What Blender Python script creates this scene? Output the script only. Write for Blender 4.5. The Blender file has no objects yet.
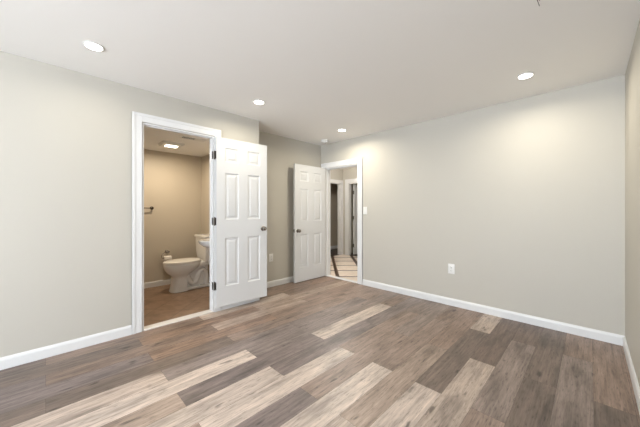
import bpy, bmesh, math, random
from mathutils import Vector, Matrix

S = bpy.context.scene
COL = S.collection
PI = math.pi

# ------------------------------------------------------------------ camera, world, exposure, big lights
FPX = 272.0
cam_d = bpy.data.cameras.new('camera')
cam_d.sensor_fit = 'HORIZONTAL'
cam_d.sensor_width = 36.0
cam_d.lens = 36.0 * FPX / 640.0
cam_d.shift_y = (210.3 - 213.5) / 640.0
cam_d.clip_start = 0.02
cam = bpy.data.objects.new('camera', cam_d)
COL.objects.link(cam)
cam.location = (0, 0, 1.2)
cam.rotation_euler = (PI / 2, 0, math.atan2(0.704, 0.71))
S.camera = cam

S.view_settings.view_transform = 'Standard'
S.view_settings.look = 'None'
S.view_settings.gamma = 1.0
S.view_settings.exposure = 0.27
S.view_settings.use_curve_mapping = False

W = bpy.data.worlds.new('sky')
S.world = W
W.use_nodes = True
bg = W.node_tree.nodes['Background']
bg.inputs[0].default_value = (0.72, 0.85, 1.0, 1)
bg.inputs[1].default_value = 1.0

ADDED_WINDOW_W = 232.0       # daylight through the added window behind the camera
CEILING_FILL_W = 300.0           # added lamp outside, standing in for ground bounce to lift the ceiling
DOWNLIGHT_A = 6.5
DOWNLIGHT_B = 2.5
DOWNLIGHT_C = 10.0
DOWNLIGHT_D = 7.5
BATH_W = 12.0
HALL_W = 40.0  # lamp of the added hall light
DAY = (0.83, 0.905, 1.0)
WARM = (1.0, 0.91, 0.73)


def area(name, loc, rot, sx, sy, w, col, shape='RECTANGLE', spread=None):
    d = bpy.data.lights.new(name, 'AREA')
    d.shape = shape
    d.size = sx
    d.size_y = sy
    d.energy = w
    d.color = col
    if spread:
        d.spread = spread
    o = bpy.data.objects.new(name, d)
    COL.objects.link(o)
    o.location = loc
    o.rotation_euler = rot
    return o


# daylight lamp just outside the added, unseen window
area('added_window_daylight', (-0.75, -3.36, 1.42), (PI / 2, 0, 0), 1.7, 1.3, ADDED_WINDOW_W, DAY)


area('ceiling_fill', (-0.75, -5.6, 0.15), (math.radians(122), 0, 0), 4.0, 2.0, CEILING_FILL_W, (0.88, 0.945, 1.0))  # added lamp, tilted up through the window to brighten the ceiling


# ------------------------------------------------------------------ materials
def s2l(c):
    return tuple(((v / 255.0) / 12.92 if v / 255.0 <= 0.04045 else ((v / 255.0 + 0.055) / 1.055) ** 2.4) for v in c)


class NT:
    def __init__(self, name):
        self.m = bpy.data.materials.new(name)
        self.m.use_nodes = True
        self.t = self.m.node_tree
        self.p = self.t.nodes['Principled BSDF']

    def n(self, typ, **kw):
        nd = self.t.nodes.new(typ)
        for k, v in kw.items():
            setattr(nd, k, v)
        return nd

    def l(self, a, b):
        self.t.links.new(a, b)

    def math(self, op, a, b=None, c=None):
        nd = self.n('ShaderNodeMath', operation=op)
        for i, v in enumerate((a, b, c)):
            if v is None:
                continue
            if isinstance(v, (int, float)):
                nd.inputs[i].default_value = v
            else:
                self.l(v, nd.inputs[i])
        return nd.outputs[0]

    def mix(self, fac, a, b, blend='MIX'):
        nd = self.n('ShaderNodeMix', data_type='RGBA', blend_type=blend)
        for i, v in ((0, fac), (6, a), (7, b)):
            if isinstance(v, (int, float)):
                nd.inputs[i].default_value = v
            elif isinstance(v, tuple):
                nd.inputs[i].default_value = (*v[:3], 1)
            else:
                self.l(v, nd.inputs[i])
        return nd.outputs[2]

    def noise(self, vec, scale, detail=3.0, rough=0.5):
        nd = self.n('ShaderNodeTexNoise')
        nd.inputs['Scale'].default_value = scale
        nd.inputs['Detail'].default_value = detail
        nd.inputs['Roughness'].default_value = rough
        if vec is not None:
            self.l(vec, nd.inputs['Vector'])
        return nd.outputs[0]

    def ramp(self, fac, stops):
        nd = self.n('ShaderNodeValToRGB')
        el = nd.color_ramp.elements
        while len(el) < len(stops):
            el.new(0.5)
        for e, (p, c) in zip(el, stops):
            e.position = p
            e.color = (*c[:3], 1) if isinstance(c, tuple) else (c, c, c, 1)
        self.l(fac, nd.inputs[0])
        return nd.outputs[0]

    def bump(self, h, strength, dist=0.002):
        b = self.n('ShaderNodeBump')
        b.inputs['Strength'].default_value = strength
        b.inputs['Distance'].default_value = dist
        self.l(h, b.inputs['Height'])
        self.l(b.outputs[0], self.p.inputs['Normal'])

    def obj(self):
        return self.n('ShaderNodeTexCoord').outputs['Object']


def paint(name, col, rough=0.6, var=0.03, scale=6.0, bump=0.08, bscale=240.0, metallic=0.0, spec=0.4):
    N = NT(name)
    co = N.obj()
    f = N.noise(co, scale, 3)
    dk = tuple(v * (1 - var) for v in col)
    lt = tuple(min(1, v * (1 + var)) for v in col)
    N.l(N.mix(f, dk, lt), N.p.inputs['Base Color'])
    N.p.inputs['Roughness'].default_value = rough
    N.p.inputs['Metallic'].default_value = metallic
    N.p.inputs['Specular IOR Level'].default_value = spec
    if bump:
        N.bump(N.noise(co, bscale, 2), bump, 0.001)
    return N.m


def emit(name, col, st):
    N = NT(name)
    N.p.inputs['Base Color'].default_value = (0.9, 0.9, 0.9, 1)
    N.p.inputs['Emission Color'].default_value = (*col, 1)
    N.p.inputs['Emission Strength'].default_value = st
    return N.m


M = {}
M['wall'] = paint('greige_wall_paint', (0.54, 0.516, 0.462), 0.55, 0.015, 1.5, 0.10)
M['bathwall'] = paint('tan_bathroom_paint', (0.575, 0.515, 0.425), 0.5, 0.015, 1.5, 0.10)
M['ceil'] = paint('white_ceiling_paint', (0.92, 0.91, 0.89), 0.8, 0.01, 1.5, 0.12)
M['trim'] = paint('white_trim_paint', (0.755, 0.76, 0.765), 0.32, 0.01, 3.0, 0.02, 90)
M['door'] = paint('white_door_paint', (0.68, 0.687, 0.695), 0.35, 0.01, 3.0, 0.03, 120)
M['plastic'] = paint('white_plastic', (0.82, 0.82, 0.80), 0.35, 0.01, 9.0, 0)
M['slot'] = paint('dark_slot', (0.03, 0.03, 0.03), 0.6, 0.02, 9.0, 0)
M['porcelain'] = paint('white_porcelain', (0.88, 0.865, 0.84), 0.12, 0.01, 4.0, 0, spec=0.6)
M['seat'] = paint('toilet_seat_plastic', (0.86, 0.83, 0.78), 0.25, 0.01, 4.0, 0)
M['sinkp'] = paint('grey_white_porcelain', (0.66, 0.655, 0.65), 0.12, 0.01, 4.0, 0, spec=0.6)
M['bronze'] = paint('dark_bronze', (0.075, 0.062, 0.05), 0.38, 0.1, 20.0, 0, metallic=0.9)
M['nickel'] = paint('brushed_nickel', (0.36, 0.34, 0.32), 0.26, 0.05, 30.0, 0, metallic=1.0)
M['paper'] = paint('toilet_paper', (0.86, 0.82, 0.77), 0.9, 0.03, 40.0, 0.2, 60)
M['wire'] = paint('black_wire', (0.02, 0.02, 0.02), 0.5, 0.02, 9.0, 0)
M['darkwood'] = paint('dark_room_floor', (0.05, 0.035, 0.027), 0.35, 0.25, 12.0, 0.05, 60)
M['thresh'] = paint('pale_marble_threshold', (0.74, 0.70, 0.655), 0.3, 0.06, 14.0, 0)
M['underlay'] = paint('dark_joint', (0.035, 0.028, 0.024), 0.8, 0.1, 9.0, 0)
M['lens'] = emit('downlight_lens', (1.0, 0.96, 0.88), 14.0)
M['bathlens'] = emit('bath_light_lens', (1.0, 0.90, 0.74), 5.0)


def glass_mat():
    N = NT('window_glass')
    t = N.t
    out = [n for n in t.nodes if n.type == 'OUTPUT_MATERIAL'][0]
    tr = N.n('ShaderNodeBsdfTransparent')
    gl = N.n('ShaderNodeBsdfGlossy')
    gl.inputs['Roughness'].default_value = 0.02
    mx = N.n('ShaderNodeMixShader')
    mx.inputs[0].default_value = 0.06
    N.l(tr.outputs[0], mx.inputs[1])
    N.l(gl.outputs[0], mx.inputs[2])
    N.l(mx.outputs[0], out.inputs[0])
    return N.m


M['glass'] = glass_mat()


def plank_mat():
    N = NT('vinyl_plank')
    co = N.obj()
    colr = N.n('ShaderNodeAttribute', attribute_name='plank_tone').outputs['Color']
    seed = N.n('ShaderNodeAttribute', attribute_name='plank_seed').outputs['Fac']
    sep = N.n('ShaderNodeSeparateXYZ')
    N.l(co, sep.inputs[0])

    def stretched(kx, ky, kz):
        c = N.n('ShaderNodeCombineXYZ')
        N.l(N.math('MULTIPLY', sep.outputs[0], kx), c.inputs[0])
        N.l(N.math('MULTIPLY', sep.outputs[1], ky), c.inputs[1])
        N.l(N.math('MULTIPLY', seed, kz), c.inputs[2])
        return c.outputs[0]
    # broad whitewash clouds, medium grain, fine streaks, knots
    cloud = N.noise(stretched(9.0, 2.3, 37.0), 1.0, 3, 0.55)
    blotch = N.noise(stretched(34.0, 3.0, 91.0), 1.0, 5, 0.65)
    grain = N.noise(stretched(60.0, 2.2, 53.0), 1.0, 5, 0.62)
    streak = N.noise(stretched(190.0, 6.0, 71.0), 1.0, 3, 0.6)
    rag = N.noise(stretched(110.0, 15.0, 19.0), 1.0, 4, 0.65)
    knot = N.noise(stretched(17.0, 5.0, 23.0), 1.0, 2, 0.5)
    c0 = N.mix(1.0, colr, N.ramp(blotch, [(0.30, 0.74), (0.5, 1.0), (0.68, 1.20)]), 'MULTIPLY')
    c1 = N.mix(1.0, c0, N.ramp(cloud, [(0.30, 0.62), (0.46, 0.98), (0.72, 1.20)]), 'MULTIPLY')
    c2 = N.mix(1.0, c1, N.ramp(grain, [(0.25, 0.68), (0.48, 1.0), (0.78, 1.20)]), 'MULTIPLY')
    c3 = N.mix(1.0, c2, N.ramp(streak, [(0.25, 0.84), (0.75, 1.14)]), 'MULTIPLY')
    c5 = N.mix(1.0, c3, N.ramp(knot, [(0.255, 0.42), (0.33, 1.0)]), 'MULTIPLY')
    c4 = N.mix(1.0, c5, N.ramp(rag, [(0.28, 0.46), (0.44, 1.0), (0.7, 1.12)]), 'MULTIPLY')
    N.l(c4, N.p.inputs['Base Color'])
    rr = N.ramp(grain, [(0.2, 0.46), (0.8, 0.34)])
    N.l(rr, N.p.inputs['Roughness'])
    N.p.inputs['Specular IOR Level'].default_value = 0.42
    N.bump(grain, 0.12, 0.0012)
    return N.m


M['plank'] = plank_mat()


def hall_tile_mat():
    # big pale tiles laid on the diagonal, dark strips between them
    N = NT('diagonal_hall_tile')
    sep = N.n('ShaderNodeSeparateXYZ')
    co = N.obj()
    N.l(co, sep.inputs[0])
    x, y = sep.outputs[0], sep.outputs[1]
    z = N.math('ADD', N.math('MULTIPLY', x, -0.704), N.math('MULTIPLY', y, 0.71))
    l = N.math('ADD', N.math('MULTIPLY', x, 0.71), N.math('MULTIPLY', y, 0.704))
    a = N.math('FRACT', N.math('DIVIDE', N.math('SUBTRACT', z, 5.42 - 0.03), 0.503))
    b = N.math('FRACT', N.math('DIVIDE', N.math('SUBTRACT', l, 0.32 - 0.035), 0.51))
    ln = N.math('MAXIMUM', N.math('LESS_THAN', a, 0.115), N.math('LESS_THAN', b, 0.135))
    tile = N.ramp(N.noise(co, 9.0, 5, 0.6), [(0.3, s2l((212, 196, 182))), (0.7, s2l((232, 220, 208)))])
    dark = N.ramp(N.noise(co, 30.0, 3), [(0.3, s2l((58, 40, 30))), (0.7, s2l((88, 64, 48)))])
    N.l(N.mix(ln, tile, dark), N.p.inputs['Base Color'])
    N.p.inputs['Roughness'].default_value = 0.3
    return N.m


M['halltile'] = hall_tile_mat()


def bath_tile_mat():
    N = NT('brown_bath_tile')
    co = N.obj()
    rot = N.n('ShaderNodeMapping')
    rot.inputs['Rotation'].default_value = (0, 0, math.radians(45))
    N.l(co, rot.inputs[0])
    br = N.n('ShaderNodeTexBrick')
    br.offset = 0.0
    br.inputs['Scale'].default_value = 1.0
    br.inputs['Brick Width'].default_value = 0.33
    br.inputs['Row Height'].default_value = 0.33
    br.inputs['Mortar Size'].default_value = 0.004
    N.l(rot.outputs[0], br.inputs['Vector'])
    br.inputs['Color1'].default_value = (*s2l((146, 120, 98)), 1)
    br.inputs['Color2'].default_value = (*s2l((138, 112, 92)), 1)
    br.inputs['Mortar'].default_value = (*s2l((112, 92, 76)), 1)
    v = N.ramp(N.noise(co, 6.0, 6, 0.65), [(0.3, 0.66), (0.7, 1.3)])
    N.l(N.mix(1.0, br.outputs[0], v, 'MULTIPLY'), N.p.inputs['Base Color'])
    N.p.inputs['Roughness'].default_value = 0.42
    return N.m


M['bathtile'] = bath_tile_mat()


# ------------------------------------------------------------------ mesh helpers
class MB:
    def __init__(self):
        self.b = bmesh.new()

    def box(self, x0, x1, y0, y1, z0, z1):
        v = [self.b.verts.new((x, y, z)) for x in (x0, x1) for y in (y0, y1) for z in (z0, z1)]
        for f in ((0, 1, 3, 2), (4, 6, 7, 5), (0, 4, 5, 1), (2, 3, 7, 6), (0, 2, 6, 4), (1, 5, 7, 3)):
            self.b.faces.new([v[i] for i in f])
        return v

    def rbox(self, x0, x1, y0, y1, z0, z1, r=0.004, seg=2):
        c = bmesh.new()
        t = MB()
        t.b.free()
        t.b = c
        t.box(x0, x1, y0, y1, z0, z1)
        bmesh.ops.bevel(c, geom=list(c.edges), offset=r, segments=seg, profile=0.5, affect='EDGES')
        me = bpy.data.meshes.new('tmp')
        c.to_mesh(me)
        c.free()
        self.b.from_mesh(me)
        bpy.data.meshes.remove(me)

    def loft(self, rings, cap0=True, cap1=True, closed=True):
        rs = [[self.b.verts.new(p) for p in r] for r in rings]
        n = len(rs[0])
        for a, c in zip(rs, rs[1:]):
            for i in range(n if closed else n - 1):
                j = (i + 1) % n
                self.b.faces.new((a[i], a[j], c[j], c[i]))
        if cap0:
            self.b.faces.new(list(reversed(rs[0])))
        if cap1:
            self.b.faces.new(rs[-1])

    def lathe(self, prof, origin=(0, 0, 0), axis='Z', n=24, cap=True):
        """prof: list of (r, h) along axis"""
        ox, oy, oz = origin
        rings = []
        for r, hh in prof:
            ring = []
            for i in range(n):
                a = 2 * PI * i / n
                c, s = max(r, 1e-5) * math.cos(a), max(r, 1e-5) * math.sin(a)
                if axis == 'Z':
                    ring.append((ox + c, oy + s, oz + hh))
                elif axis == 'X':
                    ring.append((ox + hh, oy + c, oz + s))
                else:
                    ring.append((ox + s, oy + hh, oz + c))
            rings.append(ring)
        self.loft(rings, cap, cap)

    def tube(self, pts, r, n=10, flat=None):
        pts = [Vector(p) for p in pts]
        rings = []
        for i, p in enumerate(pts):
            d = (pts[min(i + 1, len(pts) - 1)] - pts[max(i - 1, 0)]).normalized()
            up = Vector((0, 0, 1)) if abs(d.z) < 0.9 else Vector((1, 0, 0))
            if flat:
                up = Vector(flat)
            a = d.cross(up).normalized()
            c = a.cross(d).normalized()
            rr = r[i] if isinstance(r, (list, tuple)) else r
            ra, rc = rr if isinstance(rr, tuple) else (rr, rr)
            rings.append([tuple(p + a * ra * math.cos(2 * PI * k / n) + c * rc * math.sin(2 * PI * k / n)) for k in range(n)])
        self.loft(rings)

    def sphere(self, c, r, seg=16, sc=(1, 1, 1)):
        m = Matrix.Translation(c) @ Matrix.Diagonal((*sc, 1))
        bmesh.ops.create_uvsphere(self.b, u_segments=seg, v_segments=seg // 2, radius=r, matrix=m)

    def xf(self, mat):
        bmesh.ops.transform(self.b, matrix=mat, verts=self.b.verts)

    def build(self, name, mat, parent=None, smooth=False, weld=False, subdiv=0, angle=35):
        if weld:
            bmesh.ops.remove_doubles(self.b, verts=self.b.verts, dist=1e-5)
        bmesh.ops.recalc_face_normals(self.b, faces=self.b.faces)
        me = bpy.data.meshes.new(name)
        self.b.to_mesh(me)
        self.b.free()
        me.materials.append(mat)
        if smooth:
            for p in me.polygons:
                p.use_smooth = True
            try:
                me.set_sharp_from_angle(angle=math.radians(angle))
            except Exception:
                pass
        o = bpy.data.objects.new(name, me)
        COL.objects.link(o)
        if parent:
            o.parent = parent
        if subdiv:
            md = o.modifiers.new('sub', 'SUBSURF')
            md.levels = md.render_levels = subdiv
        return o


def struct(o, label=None):
    o['kind'] = 'structure'
    if label:
        o['label'] = label
    return o


def tag(o, label, cat, group=None):
    o['label'] = label
    o['category'] = cat
    if group:
        o['group'] = group
    return o


def thing(name, label, cat, loc=(0, 0, 0), rotz=0.0, group=None):
    o = bpy.data.objects.new(name, None)
    o.empty_display_size = 0.1
    COL.objects.link(o)
    o.location = loc
    o.rotation_euler = (0, 0, rotz)
    return tag(o, label, cat, group)


def dup(root, loc, rotz=None, label=None):
    r = root.copy()
    COL.objects.link(r)
    r.location = loc
    if rotz is not None:
        r.rotation_euler = (0, 0, rotz)
    if label:
        r['label'] = label
    for ch in list(root.children):
        c = ch.copy()
        COL.objects.link(c)
        c.parent = r
        for g in list(ch.children):
            d = g.copy()
            COL.objects.link(d)
            d.parent = c
    return r


# ------------------------------------------------------------------ dimensions
XL, XA, XR = -3.15, -3.55, 0.222      # left wall, alcove wall, right wall faces
YJ, YF, YN = 2.015, 3.605, -3.2       # jog of the left wall, far wall, wall behind the camera
H = 2.40
T1 = 0.085                             # left wall thickness
T2 = 0.13
BY0, BY1, BH = 0.676, 1.395, 2.07       # bathroom opening
FX0, FX1, FH = -3.44, -2.697, 1.965    # hall opening
BXB, BYR, BYL, BCH = -4.86, 1.93, -0.30, 2.14
HXL, HYF, HXR, HCH = -4.78, 5.71, -2.10, 2.32
BBH = 0.09

# ------------------------------------------------------------------ floor of planks
# seams every 0.1768 m across the room, butt joints every 0.607 m, rows offset by half a plank
PW, PK, PX = 0.1768, 0.607, -0.69
TONE = {
    'L': (184, 169, 158), 'l': (172, 156, 144), 'T': (156, 138, 125), 'M': (140, 122, 111), 'B': (134, 115, 103),
    'W': (138, 115, 100), 'P': (128, 116, 111), 'p': (119, 107, 103), 'D': (114, 100, 91), 'd': (108, 93, 84),
    'G': (131, 117, 109),
}
ROWS = {   # row index: {start joint k: tone}; planks run k .. k+2
    4: {0: 'D', 2: 'D', 4: 'B', 6: 'M'},
    3: {1: 'B', 3: 'G', 5: 'B'},
    2: {0: 'M', 2: 'D', 4: 'D', 6: 'M'},
    1: {1: 'M', 3: 'G', 5: 'd'},
    0: {0: 'l', 2: 'l', 4: 'd', 6: 'D'},
    -1: {1: 'L', 3: 'D', 5: 'l'},
    -2: {0: 'l', 2: 'T', 4: 'B', 6: 'M'},
    -3: {-1: 'l', 1: 'L', 3: 'M', 5: 'B'},
    -4: {0: 'p', 2: 'M', 4: 'G', 6: 'M'},
    -5: {-1: 'M', 1: 'L', 3: 'M', 5: 'G'},
    -6: {-2: 'l', 0: 'L', 2: 'p', 4: 'P', 6: 'M'},
    -7: {-1: 'T', 1: 'p', 3: 'L', 5: 'B'},
    -8: {-2: 'l', 0: 'L', 2: 'P', 4: 'G', 6: 'B'},
    -9: {-1: 'l', 1: 'P', 3: 'P', 5: 'M'},
    -10: {-2: 'D', 0: 'D', 2: 'M', 4: 'M', 6: 'B'},
    -11: {-1: 'p', 1: 'W', 3: 'B', 5: 'M'},
    -12: {-2: 'p', 0: 'B', 2: 'T', 4: 'B', 6: 'B'},
    -13: {-1: 'D', 1: 'W', 3: 'T', 5: 'T'},
    -14: {-2: 'D', 0: 'B', 2: 'l', 4: 'B', 6: 'T'},
    -15: {-1: 'B', 1: 'B', 3: 'B', 5: 'W'},
    -16: {0: 'B', 2: 'M', 4: 'B', 6: 'B'},
}


def build_floor():
    rnd = random.Random(11)
    verts, faces, cols, seeds, mats = [], [], [], [], []

    def quad(x0, x1, y0, y1, z, col, sd, mi):
        i = len(verts)
        verts.extend([(x0, y0, z), (x1, y0, z), (x1, y1, z), (x0, y1, z)])
        faces.append((i, i + 1, i + 2, i + 3))
        cols.append(col)
        seeds.append(sd)
        mats.append(mi)
    g = 0.0004
    strips = []
    for r in range(-17, 6):
        x0, x1 = max(PX + PW * r, XA), min(PX + PW * (r + 1), XR)
        if x0 < XL < x1:      # the row the left wall stands on
            strips += [(r, x0, XL), (r, XL, x1)]
        else:
            strips.append((r, x0, x1))
    for r, cx0, cx1 in strips:
        if cx1 - cx0 < 0.003:
            continue
        par = 0 if r % 2 == 0 else 1
        for k in range(-4 + par, 8, 2):
            y0, y1 = PK * k, PK * (k + 2)
            cy0, cy1 = max(y0, YN), min(y1, YF + 0.035)
            if cx0 < XL - 0.001 and cx1 <= XL + 0.001:
                cy0 = max(cy0, YJ)
            if cy1 - cy0 < 0.003:
                continue
            tn = ROWS.get(r, {}).get(k) or rnd.choice('lTMBGPD')
            c = s2l(TONE[tn])
            j = rnd.uniform(0.95, 1.05)
            quad(cx0 + g, cx1 - g, cy0 + g, cy1 - g, 0.0, (c[0] * j, c[1] * j, c[2] * j, 1), rnd.random() * 10, 0)
    # dark joint bed with depth under the planks
    b = len(verts)
    for (X0, X1, Y0, Y1, Z0, Z1) in ((XL, XR, YN, YF + 0.035, -0.06, -0.0012), (XA, XL, YJ, YF + 0.035, -0.06, -0.0012)):
        b = len(verts)
        verts.extend([(x, y, z) for x in (X0, X1) for y in (Y0, Y1) for z in (Z0, Z1)])
        for f in ((0, 1, 3, 2), (4, 6, 7, 5), (0, 4, 5, 1), (2, 3, 7, 6), (0, 2, 6, 4), (1, 5, 7, 3)):
            faces.append(tuple(b + i for i in f))
            cols.append((0.03, 0.03, 0.03, 1))
            seeds.append(0)
            mats.append(1)
    me = bpy.data.meshes.new('floor')
    me.from_pydata(verts, [], faces)
    me.attributes.new('plank_tone', 'FLOAT_COLOR', 'FACE')
    me.attributes.new('plank_seed', 'FLOAT', 'FACE')
    ca, sa = me.attributes['plank_tone'], me.attributes['plank_seed']
    for i in range(len(faces)):
        ca.data[i].color = cols[i]
        sa.data[i].value = seeds[i]
    me.materials.append(M['plank'])
    me.materials.append(M['underlay'])
    for p, mi in zip(me.polygons, mats):
        p.material_index = mi
    o = bpy.data.objects.new('floor', me)
    COL.objects.link(o)
    return struct(o)


build_floor()


# ------------------------------------------------------------------ shell
def wall(name, boxes, mat):
    m = MB()
    for bx in boxes:
        m.box(*bx)
    return struct(m.build(name, M[mat]))


ZB = -0.06
WZ0, WZ1 = 0.75, 2.1
wall('wall_left', [(XL - T1, XL, YN - T2, BY0, ZB, H), (XL - T1, XL, BY1, YJ, ZB, H), (XL - T1, XL, BY0, BY1, BH, H)], 'wall')
wall('wall_alcove', [(XA - 0.1, XA, YJ, YF, ZB, H)], 'wall')
wall('wall_far', [(HXL - 0.1, FX0, YF, YF + T2, ZB, H), (FX1, XR + T2, YF, YF + T2, ZB, H), (FX0, FX1, YF, YF + T2, FH, H)], 'wall')
wall('wall_right', [(XR, XR + T2, YN - T2, YF, ZB, H)], 'wall')
wall('wall_near', [(XL, -1.6, YN - T2, YN, ZB, H), (0.1, XR, YN - T2, YN, ZB, H), (-1.6, 0.1, YN - T2, YN, ZB, WZ0), (-1.6, 0.1, YN - T2, YN, WZ1, H)], 'wall')
wall('ceiling', [(XA - 0.1, XR + T2, YN - T2, YF + T2, H, H + 0.1)], 'ceil')

# bathroom shell
wall('wall_bathroom_back', [(BXB - 0.1, BXB, BYL - 0.1, YJ, ZB, H)], 'bathwall')
wall('wall_bathroom_right', [(BXB, XL - T1, BYR, YJ, ZB, H)], 'bathwall')
wall('wall_bathroom_left', [(BXB, XL - T1, BYL - 0.1, BYL, ZB, H)], 'bathwall')
wall('ceiling_bathroom', [(BXB, XL - T1, BYL, BYR, BCH, H)], 'ceil')
wall('floor_bathroom', [(BXB, XL - T1 + 0.02, BYL, BYR, ZB, 0.0)], 'bathtile')

# hallway shell
HD0, HD1, HDH = 4.72, 5.612, 1.92        # doorway in the hall's left wall
RD0, RD1 = -4.585, -3.80                   # doorway in the hall's far wall
wall('wall_hall_left', [(HXL - 0.1, HXL, YF + T2, HD0, ZB, HCH), (HXL - 0.1, HXL, HD1, HYF, ZB, HCH), (HXL - 0.1, HXL, HD0, HD1, HDH, HCH)], 'wall')
wall('wall_hall_far', [(HXL - 0.1, RD0, HYF, HYF + 0.1, ZB, HCH), (RD1, HXR + 0.1, HYF, HYF + 0.1, ZB, HCH), (RD0, RD1, HYF, HYF + 0.1, HDH, HCH)], 'wall')
wall('wall_hall_right', [(HXR, HXR + 0.1, YF + T2, HYF, ZB, HCH)], 'wall')
wall('ceiling_hall', [(HXL - 0.1, HXR + 0.1, YF + T2, HYF + 0.1, HCH, HCH + 0.1)], 'ceil')
wall('floor_hall', [(HXL, HXR, YF + 0.07, HYF, ZB, 0.0)], 'halltile')
# dim rooms beyond the two hall doorways
wall('wall_closet', [(-5.75, -5.65, 4.3, 6.6, ZB, HCH), (-5.65, HXL - 0.1, 4.2, 4.3, ZB, HCH), (-5.65, HXL - 0.1, 6.5, 6.6, ZB, HCH), (-5.65, HXL - 0.1, 4.3, 6.5, HCH - 0.05, HCH)], 'bathwall')
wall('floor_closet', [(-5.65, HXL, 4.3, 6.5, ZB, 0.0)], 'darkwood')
wall('wall_back_room', [(HXL - 0.1, HXL, HYF + 0.1, 7.0, ZB, HCH), (HXL, -2.9, 7.0, 7.1, ZB, HCH), (-2.9, -2.8, HYF + 0.1, 7.1, ZB, HCH), (HXL, -2.9, HYF + 0.1, 7.0, HCH - 0.05, HCH)], 'bathwall')
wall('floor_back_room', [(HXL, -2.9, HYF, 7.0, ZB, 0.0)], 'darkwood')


# ------------------------------------------------------------------ trim
def base_profile(h=BBH):
    return [(0, 0), (0.014, 0), (0.014, h - 0.022), (0.011, h - 0.012), (0.007, h - 0.004), (0.005, h), (0, h)]


def baseboard(name, a, b, nrm, h=BBH, parent=None):
    """runs from a to b (xy) along a wall whose inward normal is nrm"""
    m = MB()
    r = []
    for p in (a, b):
        r.append([(p[0] + nrm[0] * o, p[1] + nrm[1] * o, 0.0005 + z) for o, z in base_profile(h)])
    m.loft(r)
    return struct(m.build(name, M['trim']))


CW = 0.088
baseboard('baseboard_left', (XL, YN), (XL, BY0 - CW - 0.003), (1, 0))
baseboard('baseboard_jog', (XL, BY1 + CW + 0.003), (XL, YJ), (1, 0))
baseboard('baseboard_alcove', (XA, YJ), (XA, YF), (1, 0))
baseboard('baseboard_far', (FX1 + 0.10, YF), (XR, YF), (0, -1))
baseboard('baseboard_right', (XR, YN), (XR, YF - 0.014), (-1, 0))
baseboard('baseboard_near', (XL, YN), (XR, YN), (0, 1))
baseboard('baseboard_bathroom_back', (BXB, BYL), (BXB, BYR), (1, 0), 0.085)
baseboard('baseboard_bathroom_right', (BXB, BYR), (XL - T1, BYR), (0, -1), 0.085)
baseboard('baseboard_closet', (-5.65, 4.3), (-5.65, 6.5), (1, 0), 0.10)
baseboard('baseboard_hall_far', (RD1 + 0.09, HYF), (HXR, HYF), (0, -1))


def casing(name, axis, face, s, o0, o1, top, w, depth=0.018, jamb=0.0, zb=0.0005, stop=True):
    """door casing and jamb lining. axis: 'Y' opening runs along Y on a wall of constant X (face), s = room-side normal sign"""
    m = MB()

    def put(a0, a1, d0, d1, z0, z1, r=0.0025):
        x0, x1 = sorted((face + s * d0, face + s * d1))
        if axis == 'Y':
            m.rbox(x0, x1, a0, a1, z0, z1, r, 2)
        else:
            m.rbox(a0, a1, x0, x1, z0, z1, r, 2)
    rv = 0.006
    # three mitred legs: a flat, a stepped inner bead and a raised back band
    for (q0, q1, d) in ((0.0, 1.0, depth * 0.78), (0.66, 1.0, depth)):
        lo, hi = rv + (w - rv) * q0, rv + (w - rv) * q1
        put(o0 - hi, o0 - lo, 0, d, zb, top + hi)
        put(o1 + lo, o1 + hi, 0, d, zb, top + hi)
        put(o0 - lo, o1 + lo, 0, d, top + lo, top + hi)
    if jamb:
        t = 0.012
        put(o0 - 0.001, o0 + t, -jamb, 0.002, zb, top, 0.001)
        put(o1 - t, o1 + 0.001, -jamb, 0.002, zb, top, 0.001)
        put(o0 + t, o1 - t, -jamb, 0.002, top - t, top + 0.001, 0.001)
        if stop:
            c0, c1 = -jamb * 0.5 - 0.012, -jamb * 0.5 + 0.018
            put(o0 + t, o0 + t + 0.006, c0, c1, zb, top - t, 0.001)
            put(o1 - t - 0.006, o1 - t, c0, c1, zb, top - t, 0.001)
            put(o0 + t, o1 - t, c0, c1, top - t - 0.01, top - t, 0.001)
    return struct(m.build(name, M['trim']))


casing('trim_1', 'Y', XL, 1, BY0, BY1, BH, CW, jamb=T1)
casing('trim_2', 'X', YF, -1, FX0, FX1, FH, 0.093, jamb=T2)
casing('trim_3', 'Y', HXL, 1, HD0, HD1, HDH, 0.09, jamb=0.1, stop=False)
casing('trim_4', 'X', HYF, -1, RD0, RD1, HDH, 0.11, jamb=0.1, stop=False)
m = MB()
m.rbox(XL - T1, XL + 0.012, BY0 + 0.012, BY1 - 0.012, 0.0, 0.014, 0.004)
struct(m.build('trim_5', M['thresh']))
m = MB()
m.rbox(FX0 + 0.012, FX1 - 0.012, YF - 0.005, YF + 0.075, 0.0, 0.012, 0.004)
struct(m.build('trim_6', M['trim']))


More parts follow.
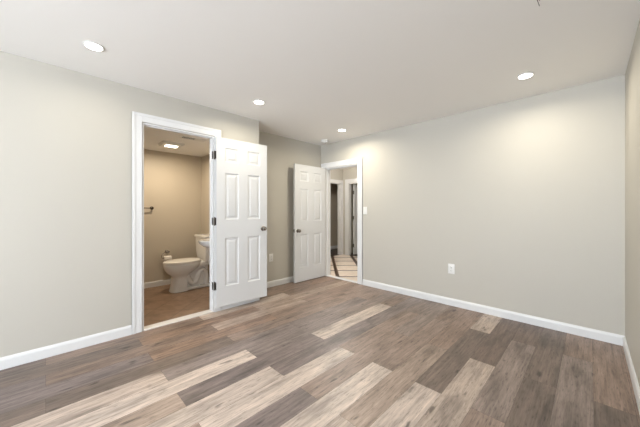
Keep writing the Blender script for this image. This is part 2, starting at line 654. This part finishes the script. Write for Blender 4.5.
# ------------------------------------------------------------------ unseen window behind the camera, added to light the room
def window(name, axis, face, out, a0, a1):
    """sash window in a wall opening; out = sign of the outward direction"""
    root = None
    m = MB()

    def put(mm, p0, p1, d0, d1, z0, z1):
        x0, x1 = sorted((face + out * d0, face + out * d1))
        if axis == 'X':
            mm.box(p0, p1, x0, x1, z0, z1)
        else:
            mm.box(x0, x1, p0, p1, z0, z1)
    w = 0.05
    for (p0, p1, z0, z1) in ((a0, a0 + w, WZ0, WZ1), (a1 - w, a1, WZ0, WZ1), (a0 + w, a1 - w, WZ0, WZ0 + w), (a0 + w, a1 - w, WZ1 - w, WZ1)):
        put(m, p0, p1, 0.04, 0.10, z0, z1)
    mid = (a0 + a1) / 2
    put(m, mid - 0.025, mid + 0.025, 0.045, 0.095, WZ0 + w, WZ1 - w)
    for q0, q1 in ((a0 + w, mid - 0.025), (mid + 0.025, a1 - w)):
        zm = (WZ0 + WZ1) / 2
        put(m, q0, q1, 0.05, 0.09, zm - 0.02, zm + 0.02)
    root = struct(m.build(name, M['trim']))
    g = MB()
    put(g, a0 + w, a1 - w, 0.068, 0.072, WZ0 + w, WZ1 - w)
    g.build('window_pane', M['glass'], root)
    sl = MB()
    put(sl, a0 - 0.04, a1 + 0.04, -0.05, 0.0, WZ0 - 0.025, WZ0)
    sl.build('window_sill', M['trim'], root)
    return root


window('added_window_1', 'X', YN, -1, -1.6, 0.1)  # added out of view as a daylight source


# ------------------------------------------------------------------ six-panel doors
def leaf_mesh(w, h, t=0.035):
    """hinge edge at u=0, leaf along +u (local X), thickness along local Y (0..t; front face at y=0 looks to -Y), z from 0"""
    m = MB()
    st, mu = 0.108 * w / 0.70, 0.125 * w / 0.70
    pw = (w - 2 * st - mu) / 2
    us = [0, st, st + pw, st + pw + mu, w - st, w]
    zs = [0, 0.118 * h, 0.405 * h, 0.515 * h, 0.793 * h, 0.858 * h, 0.943 * h, h]
    for side in (0, 1):
        def P(u, z, d):
            return (u, d if side == 0 else t - d, z)
        for i in range(5):
            for j in range(7):
                u0, u1, z0, z1 = us[i], us[i + 1], zs[j], zs[j + 1]
                if i in (1, 3) and j in (1, 3, 5):
                    rings = []
                    for ins, d in ((0, 0), (0.006, 0.007), (0.016, 0.009), (0.026, 0.009), (0.046, 0.002)):
                        rings.append([m.b.verts.new(P(*q, d)) for q in ((u0 + ins, z0 + ins), (u1 - ins, z0 + ins), (u1 - ins, z1 - ins), (u0 + ins, z1 - ins))])
                    for a, c in zip(rings, rings[1:]):
                        for k in range(4):
                            m.b.faces.new((a[k], a[(k + 1) % 4], c[(k + 1) % 4], c[k]))
                    m.b.faces.new(rings[-1])
                else:
                    m.b.faces.new([m.b.verts.new(P(*q, 0)) for q in ((u0, z0), (u1, z0), (u1, z1), (u0, z1))])
    for i in range(5):
        for z in (0, h):
            m.b.faces.new([m.b.verts.new(q) for q in ((us[i], 0, z), (us[i + 1], 0, z), (us[i + 1], t, z), (us[i], t, z))])
    for j in range(7):
        for u in (0, w):
            m.b.faces.new([m.b.verts.new(q) for q in ((u, 0, zs[j]), (u, 0, zs[j + 1]), (u, t, zs[j + 1]), (u, t, zs[j]))])
    return m


def knob_mesh(u, z, y, sgn):
    m = MB()
    pr = [(0.0, 0.0), (0.032, 0.0), (0.032, 0.004), (0.026, 0.009), (0.012, 0.011), (0.011, 0.026), (0.017, 0.031),
          (0.026, 0.038), (0.0285, 0.046), (0.026, 0.054), (0.017, 0.060), (0.0, 0.062)]
    m.lathe([(r, hh * sgn) for r, hh in pr], (u, y, z), 'Y', 20)
    return m


def door(name, loc, rotz, w, h, knob_z, hinge_zs, label, backknob=True, hinge_side=1, knobs=True):
    o = leaf_mesh(w, h).build(name, M['door'], weld=True)
    o.location = loc
    o.rotation_euler = (0, 0, rotz)
    struct(o)
    if knobs:
        knob_mesh(w - 0.062, knob_z - loc[2], 0.0, -1).build('door_knob', M['nickel'], o, smooth=True)
        if backknob:
            knob_mesh(w - 0.062, knob_z - loc[2], 0.035, 1).build('door_knob', M['nickel'], o, smooth=True)
    if knobs:
        k = MB()
        k.box(w - 0.001, w + 0.0012, 0.006, 0.029, knob_z - loc[2] - 0.028, knob_z - loc[2] + 0.028)
        k.box(w + 0.0010, w + 0.007, 0.011, 0.024, knob_z - loc[2] - 0.009, knob_z - loc[2] + 0.009)
        k.build('latch_plate', M['nickel'], o)
    y0 = 0.035 if hinge_side > 0 else 0.0
    for z in hinge_zs:
        k = MB()
        zz = z - loc[2]
        k.lathe([(0.0065, -0.045), (0.0065, 0.045)], (-0.006, y0 + 0.003 * hinge_side, zz), 'Z', 10)
        for e in (-0.0465, 0.0455):
            k.sphere((-0.006, y0 + 0.003 * hinge_side, zz + e), 0.0062, 8)
        ya, yb = sorted((y0 - 0.002 * hinge_side, y0 - 0.032 * hinge_side))
        k.box(-0.002, -0.0002, ya, yb, zz - 0.044, zz + 0.044)
        k.build('door_hinge', M['bronze'], o, smooth=True)
    return o


# bathroom door folded back nearly flat against the left wall
a1 = math.atan2(0.69, 0.040)
# local +x -> (0.04, 0.69); local -y (front) must look to +X (into the room): rotate so that +x local goes to +Y world
d1 = door('door_1', (XL + 0.058, BY1 + 0.007, 0.06), a1, 0.674, 2.0, 0.962, (1.85, 1.07, 0.31), '')
d2 = door('door_2', (FX0 - 0.008, YF - 0.022, 0.012), -PI / 2 + 0.0, 0.722, 1.952, 0.862, (1.72, 1.0, 0.28), '', hinge_side=-1)
d3 = door('door_3', (RD0 + 0.085, HYF + 0.125, 0.012), math.radians(80), 0.72, 1.89, 0.90, (1.68, 1.0, 0.25), '', hinge_side=-1)


# jamb leaves of the bathroom hinges, let into the jamb beside the open door
for z in (1.85, 1.07, 0.31):
    k = MB()
    k.box(XL - 0.014, XL + 0.012, BY1 - 0.0135, BY1 - 0.0118, z - 0.044, z + 0.044)
    hl = k.build('hinge_plate', M['bronze'])
    hl.parent = bpy.data.objects['trim_1']


# ------------------------------------------------------------------ ceiling lights
G_CL = 'recessed ceiling lights of the bedroom'
t = thing('ceiling_light', 'round recessed ceiling light nearest the bathroom doorway', 'ceiling light', (0, 0, H), 0, G_CL)
m = MB()
m.lathe([(0.046, -0.0005), (0.062, -0.0005), (0.063, -0.003), (0.058, -0.0065), (0.050, -0.007), (0.046, -0.004)], (0, 0, 0), 'Z', 40)
m.build('trim_ring', M['plastic'], t, smooth=True)
m = MB()
m.lathe([(0.0, -0.001), (0.0475, -0.001), (0.050, -0.0075), (0.048, -0.0088), (0.03, -0.010), (0.0, -0.0105)], (0, 0, 0), 'Z', 40)
m.build('lens', M['lens'], t, smooth=True)
spots = [
    ((-2.60, 1.664, H), 'recessed ceiling light above the door folded against the left wall'),
    ((-2.57, 0.248, H), 'recessed ceiling light at the upper left, over the bare left wall'),
    ((-2.628, 3.117, H), 'recessed ceiling light by the hall door, next to the smoke detector'),
    ((-0.406, 3.007, H), 'recessed ceiling light over the long far wall, rightmost in the photo'),
]
t.location = spots[0][0]
t['label'] = spots[0][1]
for p, lb in spots[1:]:
    dup(t, p, 0, lb)
for (p, lb), dw in zip(spots, (DOWNLIGHT_A, DOWNLIGHT_B, DOWNLIGHT_C, DOWNLIGHT_D)):
    area('downlight', (p[0], p[1], H - 0.013), (0, 0, 0), 0.085, 0.085, dw, WARM, 'DISK', math.radians(165))

# smoke detector
t = thing('smoke_detector', 'small white round smoke detector on the ceiling in the far corner', 'smoke detector', (-3.237, 3.375, H))
m = MB()
m.lathe([(0.0, 0.0), (0.068, 0.0), (0.069, -0.006), (0.066, -0.012), (0.0, -0.012)], (0, 0, 0), 'Z', 36)
m.build('mounting_base', M['plastic'], t, smooth=True)
m = MB()
m.lathe([(0.0, -0.012), (0.060, -0.012), (0.062, -0.020), (0.058, -0.032), (0.046, -0.040), (0.020, -0.043), (0.0, -0.043)], (0, 0, 0), 'Z', 36)
m.build('cover', M['plastic'], t, smooth=True)
m = MB()
m.lathe([(0.0, -0.042), (0.009, -0.042), (0.009, -0.0455), (0.0, -0.046)], (0.012, 0.01, 0), 'Z', 16)
m.build('test_button', M['slot'], t, smooth=True)

# loose wires hanging from the ceiling at the top edge of the photo
m = MB()
m.tube([(-0.2125, 1.953, H), (-0.2105, 1.958, H - 0.012), (-0.206, 1.970, H - 0.026), (-0.203, 1.980, H - 0.037)], 0.0016, 8)
m.tube([(-0.2125, 1.953, H), (-0.2045, 1.957, H - 0.010), (-0.199, 1.965, H - 0.019)], 0.001, 8)
tag(m.build('ceiling_wire', M['wire'], smooth=True), 'thin loose dark wires hanging from the ceiling at its front edge', 'wire')


# ------------------------------------------------------------------ outlets and switches (built facing -Y at the origin, then turned)
def outlet(name, label, loc, rotz, group=None):
    t = thing(name, label, 'outlet', loc, rotz, group)
    m = MB()
    m.rbox(-0.038, 0.038, -0.006, 0.0, -0.062, 0.062, 0.003, 3)
    m.build('cover_plate', M['plastic'], t, smooth=True)
    for z in (-0.021, 0.021):
        k = MB()
        k.rbox(-0.017, 0.017, -0.0085, -0.005, z - 0.0145, z + 0.0145, 0.002, 2)
        so = k.build('socket', M['plastic'], t, smooth=True)
        k = MB()
        k.box(-0.009, -0.0065, -0.0088, -0.008, z - 0.003, z + 0.007)
        k.box(0.0065, 0.009, -0.0088, -0.008, z - 0.003, z + 0.006)
        k.lathe([(0.0025, -0.0088), (0.0025, -0.008)], (0, 0, z - 0.008), 'Y', 10)
        k.build('socket_slots', M['slot'], so)
    k = MB()
    k.lathe([(0.003, -0.007), (0.003, -0.0055)], (0, 0, 0), 'Y', 12)
    k.build('screw', M['nickel'], t)
    return t


outlet('wall_outlet', 'white double outlet low on the long far wall, right of the hall doorway', (-1.239, YF, 0.462), 0.0)
outlet('wall_outlet', 'white outlet low on the recessed wall between the two open doors', (XA, 2.489, 0.456), PI / 2)


def switch(label, loc, rotz, w=0.035):
    t = thing('light_switch', label, 'light switch', loc, rotz)
    m = MB()
    m.rbox(-w, w, -0.006, 0.0, -0.060, 0.060, 0.003, 3)
    m.build('cover_plate', M['plastic'], t, smooth=True)
    k = MB()
    k.rbox(-0.017, 0.017, -0.010, -0.005, -0.033, 0.033, 0.003, 2)
    k.build('rocker', M['plastic'], t, smooth=True)
    return t


switch('white light switch on the far wall beside the hall door casing', (-2.553, YF, 1.195), 0.0)
switch('small pale light switch on the dim wall seen through the hall doorway', (-5.65, 5.62, 1.17), PI / 2)

# ------------------------------------------------------------------ bathroom
# toilet: local frame, +v points away from its wall (world -Y), u across
TX, TY = -4.377, BYR
t = thing('toilet', 'white two-piece toilet standing in the bathroom', 'toilet', (TX, TY, 0))
t.scale = (1, 1, 0.95)


def egg(z, v0, v1, hw, n=36, sq=2.0, vc=None):
    """egg-shaped ring: back v0, front v1"""
    vc = (v0 * 0.55 + v1 * 0.45) if vc is None else vc
    pts = []
    for i in range(n):
        a = 2 * PI * i / n
        c, s = math.cos(a), math.sin(a)
        e = 2.0 / sq
        cc = math.copysign(abs(c) ** e, c)
        ss = math.copysign(abs(s) ** e, s)
        v = vc + cc * ((v1 - vc) if cc > 0 else (vc - v0))
        pts.append((ss * hw, -v, z))
    return pts


m = MB()
# front column flowing into the bowl, then the rim and the hollow of the bowl
rings = [egg(0.0, 0.40, 0.652, 0.122, sq=3.0), egg(0.012, 0.40, 0.652, 0.122, sq=3.0), egg(0.03, 0.405, 0.640, 0.115, sq=3.0),
         egg(0.10, 0.41, 0.628, 0.110, sq=2.9), egg(0.205, 0.41, 0.620, 0.108, sq=2.7), egg(0.238, 0.40, 0.624, 0.114, sq=2.5),
         egg(0.258, 0.37, 0.650, 0.132, sq=2.3), egg(0.29, 0.32, 0.686, 0.154), egg(0.337, 0.255, 0.716, 0.174), egg(0.375, 0.215, 0.730, 0.182), egg(0.405, 0.20, 0.735, 0.186),
         egg(0.423, 0.20, 0.735, 0.186), egg(0.43, 0.205, 0.728, 0.180), egg(0.43, 0.26, 0.69, 0.135), egg(0.40, 0.27, 0.68, 0.128),
         egg(0.33, 0.30, 0.63, 0.10), egg(0.28, 0.40, 0.54, 0.05)]
m.loft(rings)
# tank deck
m.rbox(-0.115, 0.115, -0.28, -0.035, 0.355, 0.428, 0.018, 3)
# core and foot of the trapway
m.rbox(-0.040, 0.040, -0.47, -0.10, 0.02, 0.37, 0.012, 2)
m.rbox(-0.108, 0.108, -0.52, -0.085, 0.0, 0.042, 0.012, 3)
# sculpted trapway: the S-bend showing on the side
path = [(0, -0.45, 0.26), (0, -0.40, 0.15), (0, -0.345, 0.085), (0, -0.29, 0.105), (0, -0.262, 0.18), (0, -0.235, 0.262), (0, -0.185, 0.292),
        (0, -0.140, 0.25), (0, -0.125, 0.16), (0, -0.125, 0.03)]
m.tube(path, [(0.085, 0.060), (0.088, 0.055), (0.088, 0.046), (0.088, 0.044), (0.088, 0.042), (0.088, 0.042), (0.088, 0.042), (0.088, 0.042), (0.088, 0.042), (0.09, 0.044)], 18, flat=(0.0, 0.3, 1.0))
m.build('bowl', M['porcelain'], t, smooth=True, angle=50)
for sx in (-1, 1):
    k = MB()
    k.lathe([(0.013, 0.040), (0.013, 0.048), (0.009, 0.056), (0.0, 0.058)], (sx * 0.095, -0.26, 0), 'Z', 14)
    k.build('bolt_cap', M['plastic'], t, smooth=True)
m = MB()
o_, i_ = [], []
m.loft([egg(0.431, 0.215, 0.738, 0.186), egg(0.445, 0.213, 0.740, 0.188), egg(0.449, 0.22, 0.732, 0.182), egg(0.449, 0.29, 0.66, 0.11), egg(0.431, 0.29, 0.66, 0.11)], False, False)
m.build('seat', M['seat'], t, smooth=True, angle=50)
m = MB()
m.loft([egg(0.4495, 0.215, 0.736, 0.185), egg(0.462, 0.213, 0.738, 0.187), egg(0.470, 0.225, 0.722, 0.174), egg(0.474, 0.30, 0.63, 0.10), egg(0.475, 0.42, 0.48, 0.02)])
lid = m.build('lid', M['seat'], t, smooth=True, angle=50)
for sx in (-1, 1):
    k = MB()
    k.rbox(sx * 0.075 - 0.02, sx * 0.075 + 0.02, -0.232, -0.198, 0.4295, 0.462, 0.006, 2)
    k.build('lid_hinge', M['seat'], t, smooth=True)


def rr(z, hw, v0, v1, r=0.03, n=6):
    pts = []
    for (cx, cy, a0) in ((hw - r, v1 - r, 0), (-(hw - r), v1 - r, 90), (-(hw - r), v0 + r, 180), (hw - r, v0 + r, 270)):
        for i in range(n + 1):
            a = math.radians(a0 + 90.0 * i / n)
            pts.append((cx + r * math.cos(a), -(cy + r * math.sin(a)), z))
    return pts


m = MB()
m.loft([rr(0.4285, 0.185, 0.03, 0.185), rr(0.45, 0.192, 0.024, 0.192), rr(0.60, 0.205, 0.02, 0.205), rr(0.81, 0.215, 0.018, 0.212)])
m.build('tank', M['porcelain'], t, smooth=True, angle=40)
m = MB()
m.loft([rr(0.8105, 0.222, 0.012, 0.220), rr(0.832, 0.226, 0.010, 0.224), rr(0.845, 0.222, 0.012, 0.220), rr(0.85, 0.20, 0.03, 0.20)])
m.build('tank_lid', M['porcelain'], t, smooth=True, angle=40)
m = MB()
m.lathe([(0.014, -0.209), (0.014, -0.222), (0.0, -0.224)], (0.15, 0, 0.755), 'Y', 14)
m.tube([(0.15, -0.224, 0.755), (0.12, -0.228, 0.753), (0.075, -0.228, 0.745)], [0.006, 0.0055, 0.007], 10)
m.build('flush_lever', M['nickel'], t, smooth=True)

# pedestal sink on the same wall, its rounded front corner showing beside the door jamb
SX = -3.645
t = thing('pedestal_sink', 'greyish white pedestal sink mostly hidden behind the bathroom door jamb', 'sink', (SX, BYR, 0))


def half_oval(z, hw, d, n=24, k=2.3, wall=0.004):
    pts = []
    for i in range(n + 1):
        a = PI * i / n
        c, s = math.cos(a), math.sin(a)
        pts.append((hw * math.copysign(abs(c) ** (2 / k), c), -(wall + (d - wall) * abs(s) ** (2 / k)), z))
    return pts


m = MB()
m.loft([half_oval(0.655, 0.10, 0.24), half_oval(0.68, 0.16, 0.32), half_oval(0.71, 0.225, 0.44), half_oval(0.75, 0.258, 0.49), half_oval(0.785, 0.268, 0.505),
        half_oval(0.797, 0.266, 0.502), half_oval(0.80, 0.258, 0.495), half_oval(0.797, 0.215, 0.44, wall=0.12), half_oval(0.77, 0.18, 0.37, wall=0.14), half_oval(0.70, 0.10, 0.30, wall=0.17)])
m.build('basin', M['sinkp'], t, smooth=True, angle=50)
m = MB()
m.loft([half_oval(0.0, 0.115, 0.27, wall=0.06), half_oval(0.03, 0.105, 0.26, wall=0.06), half_oval(0.12, 0.08, 0.23, wall=0.07), half_oval(0.45, 0.075, 0.22, wall=0.07), half_oval(0.665, 0.095, 0.24, wall=0.05)])
m.build('pedestal', M['sinkp'], t, smooth=True, angle=50)
m = MB()
m.lathe([(0.024, 0.797), (0.024, 0.822), (0.014, 0.83), (0.012, 0.87)], (0, -0.075, 0), 'Z', 16)
m.tube([(0, -0.075, 0.865), (0, -0.10, 0.895), (0, -0.15, 0.90), (0, -0.185, 0.875)], 0.011, 12)
for sx in (-0.09, 0.09):
    m.lathe([(0.022, 0.797), (0.02, 0.825), (0.016, 0.85), (0.0, 0.856)], (sx, -0.075, 0), 'Z', 14)
m.build('faucet', M['nickel'], t, smooth=True)

# towel bar high on the back wall
t = thing('towel_bar', 'dark metal towel bar on the bathroom back wall', 'towel bar', (BXB, 1.165, 1.235))
m = MB()
m.tube([(0.055, 0.0, 0), (0.055, -0.62, 0)], 0.008, 14)
m.build('bar', M['bronze'], t, smooth=True)
for y in (0.0, -0.61):
    k = MB()
    k.lathe([(0.026, 0.0), (0.026, 0.006), (0.014, 0.012), (0.011, 0.045), (0.015, 0.052), (0.015, 0.062), (0.0, 0.066)], (0, y, 0), 'X', 18)
    k.build('bracket', M['bronze'], t, smooth=True)

# toilet paper holder with a roll
HY, HZ_ = 1.365, 0.438
t = thing('toilet_paper_holder', 'curled metal paper holder on the back wall beside the toilet', 'paper holder', (BXB, HY + 0.015, 0.535))
m = MB()
m.lathe([(0.028, 0.0), (0.028, 0.006), (0.018, 0.012), (0.012, 0.03), (0.012, 0.058), (0.020, 0.064), (0.022, 0.075), (0.014, 0.084), (0.0, 0.086)], (0, 0, 0), 'X', 18)
m.build('wall_post', M['nickel'], t, smooth=True)
m = MB()
m.tube([(0.07, 0.0, 0.0), (0.07, -0.055, -0.006), (0.07, -0.085, -0.025), (0.07, -0.094, -0.06), (0.07, -0.088, -0.09), (0.07, -0.07, -0.097), (0.07, -0.03, -0.097), (0.07, 0.05, -0.097), (0.07, 0.057, -0.09)], 0.0055, 10)
m.build('arm', M['nickel'], t, smooth=True)
m = MB()
m.lathe([(0.020, -0.052), (0.050, -0.052), (0.051, -0.049), (0.051, 0.049), (0.050, 0.052), (0.020, 0.052), (0.020, -0.052)], (0, 0, 0), 'Y', 32, False)
r0 = m.build('toilet_roll', M['paper'], smooth=True)
r0.location = (BXB + 0.07, HY + 0.003, HZ_ - 0.0135)
tag(r0, 'white toilet paper roll on the metal holder beside the toilet', 'toilet roll')

# lit fan-light unit and air vent in the bathroom ceiling
t = thing('bathroom_light', 'square lit fan light fixed to the bathroom ceiling', 'ceiling light', (-4.20, 1.25, BCH))
m = MB()
m.loft([[(x * 0.135, y * 0.135, 0) for x, y in ((-1, -1), (1, -1), (1, 1), (-1, 1))],
        [(x * 0.135, y * 0.135, -0.012) for x, y in ((-1, -1), (1, -1), (1, 1), (-1, 1))],
        [(x * 0.115, y * 0.115, -0.034) for x, y in ((-1, -1), (1, -1), (1, 1), (-1, 1))]])
m.build('grille', M['plastic'], t)
m = MB()
m.rbox(-0.05, 0.05, -0.072, 0.072, -0.044, -0.0335, 0.008, 3)
m.build('diffuser', M['bathlens'], t, smooth=True)
area('bathroom_lamp', (-4.20, 1.25, BCH - 0.052), (0, 0, 0), 0.085, 0.13, BATH_W, (1.0, 0.84, 0.63))

t = thing('air_vent', 'small white air vent with a dark slot in the bathroom ceiling', 'vent', (-3.69, 1.36, BCH))
m = MB()
for (a, b_, c, d) in ((-0.06, 0.06, -0.155, -0.135), (-0.06, 0.06, 0.135, 0.155), (-0.06, -0.042, -0.135, 0.135), (0.042, 0.06, -0.135, 0.135), (-0.042, 0.042, 0.025, 0.135)):
    m.rbox(a, b_, c, d, -0.008, 0.0, 0.002, 1)
m.build('frame', M['plastic'], t)
m = MB()
m.box(-0.042, 0.042, -0.135, 0.025, -0.0015, -0.0003)
m.build('duct_opening', M['slot'], t)
for i in range(5):
    k = MB()
    x = -0.034 + 0.017 * i
    k.box(x - 0.001, x + 0.001, -0.135, 0.025, -0.007, 0.007)
    k.xf(Matrix.Translation((x, 0, -0.0052)) @ Matrix.Rotation(math.radians(-76), 4, 'Y') @ Matrix.Diagonal((1, 1, 0.55, 1)) @ Matrix.Translation((-x, 0, 0)))
    k.build('louver', M['plastic'], t)

# hall ceiling light, added out of sight above the doorway to light the hall
t = thing('added_hall_light', 'added flush round light on the hallway ceiling, out of view', 'ceiling light', (-3.75, 4.35, HCH))
m = MB()
m.lathe([(0.0, 0.0), (0.15, 0.0), (0.15, -0.02), (0.14, -0.024), (0.0, -0.024)], (0, 0, 0), 'Z', 36)
m.build('base', M['plastic'], t, smooth=True)
m = MB()
m.lathe([(0.0, -0.024), (0.13, -0.024), (0.12, -0.05), (0.07, -0.07), (0.0, -0.078)], (0, 0, 0), 'Z', 36)
m.build('globe', M['bathlens'], t, smooth=True)
hl_d = bpy.data.lights.new('added_hall_lamp', 'POINT')
hl_d.energy = HALL_W
hl_d.color = (1.0, 0.94, 0.86)
hl_d.shadow_soft_size = 0.05
hl_o = bpy.data.objects.new('added_hall_lamp', hl_d)
COL.objects.link(hl_o)
hl_o.location = (-3.75, 4.35, HCH - 0.15)
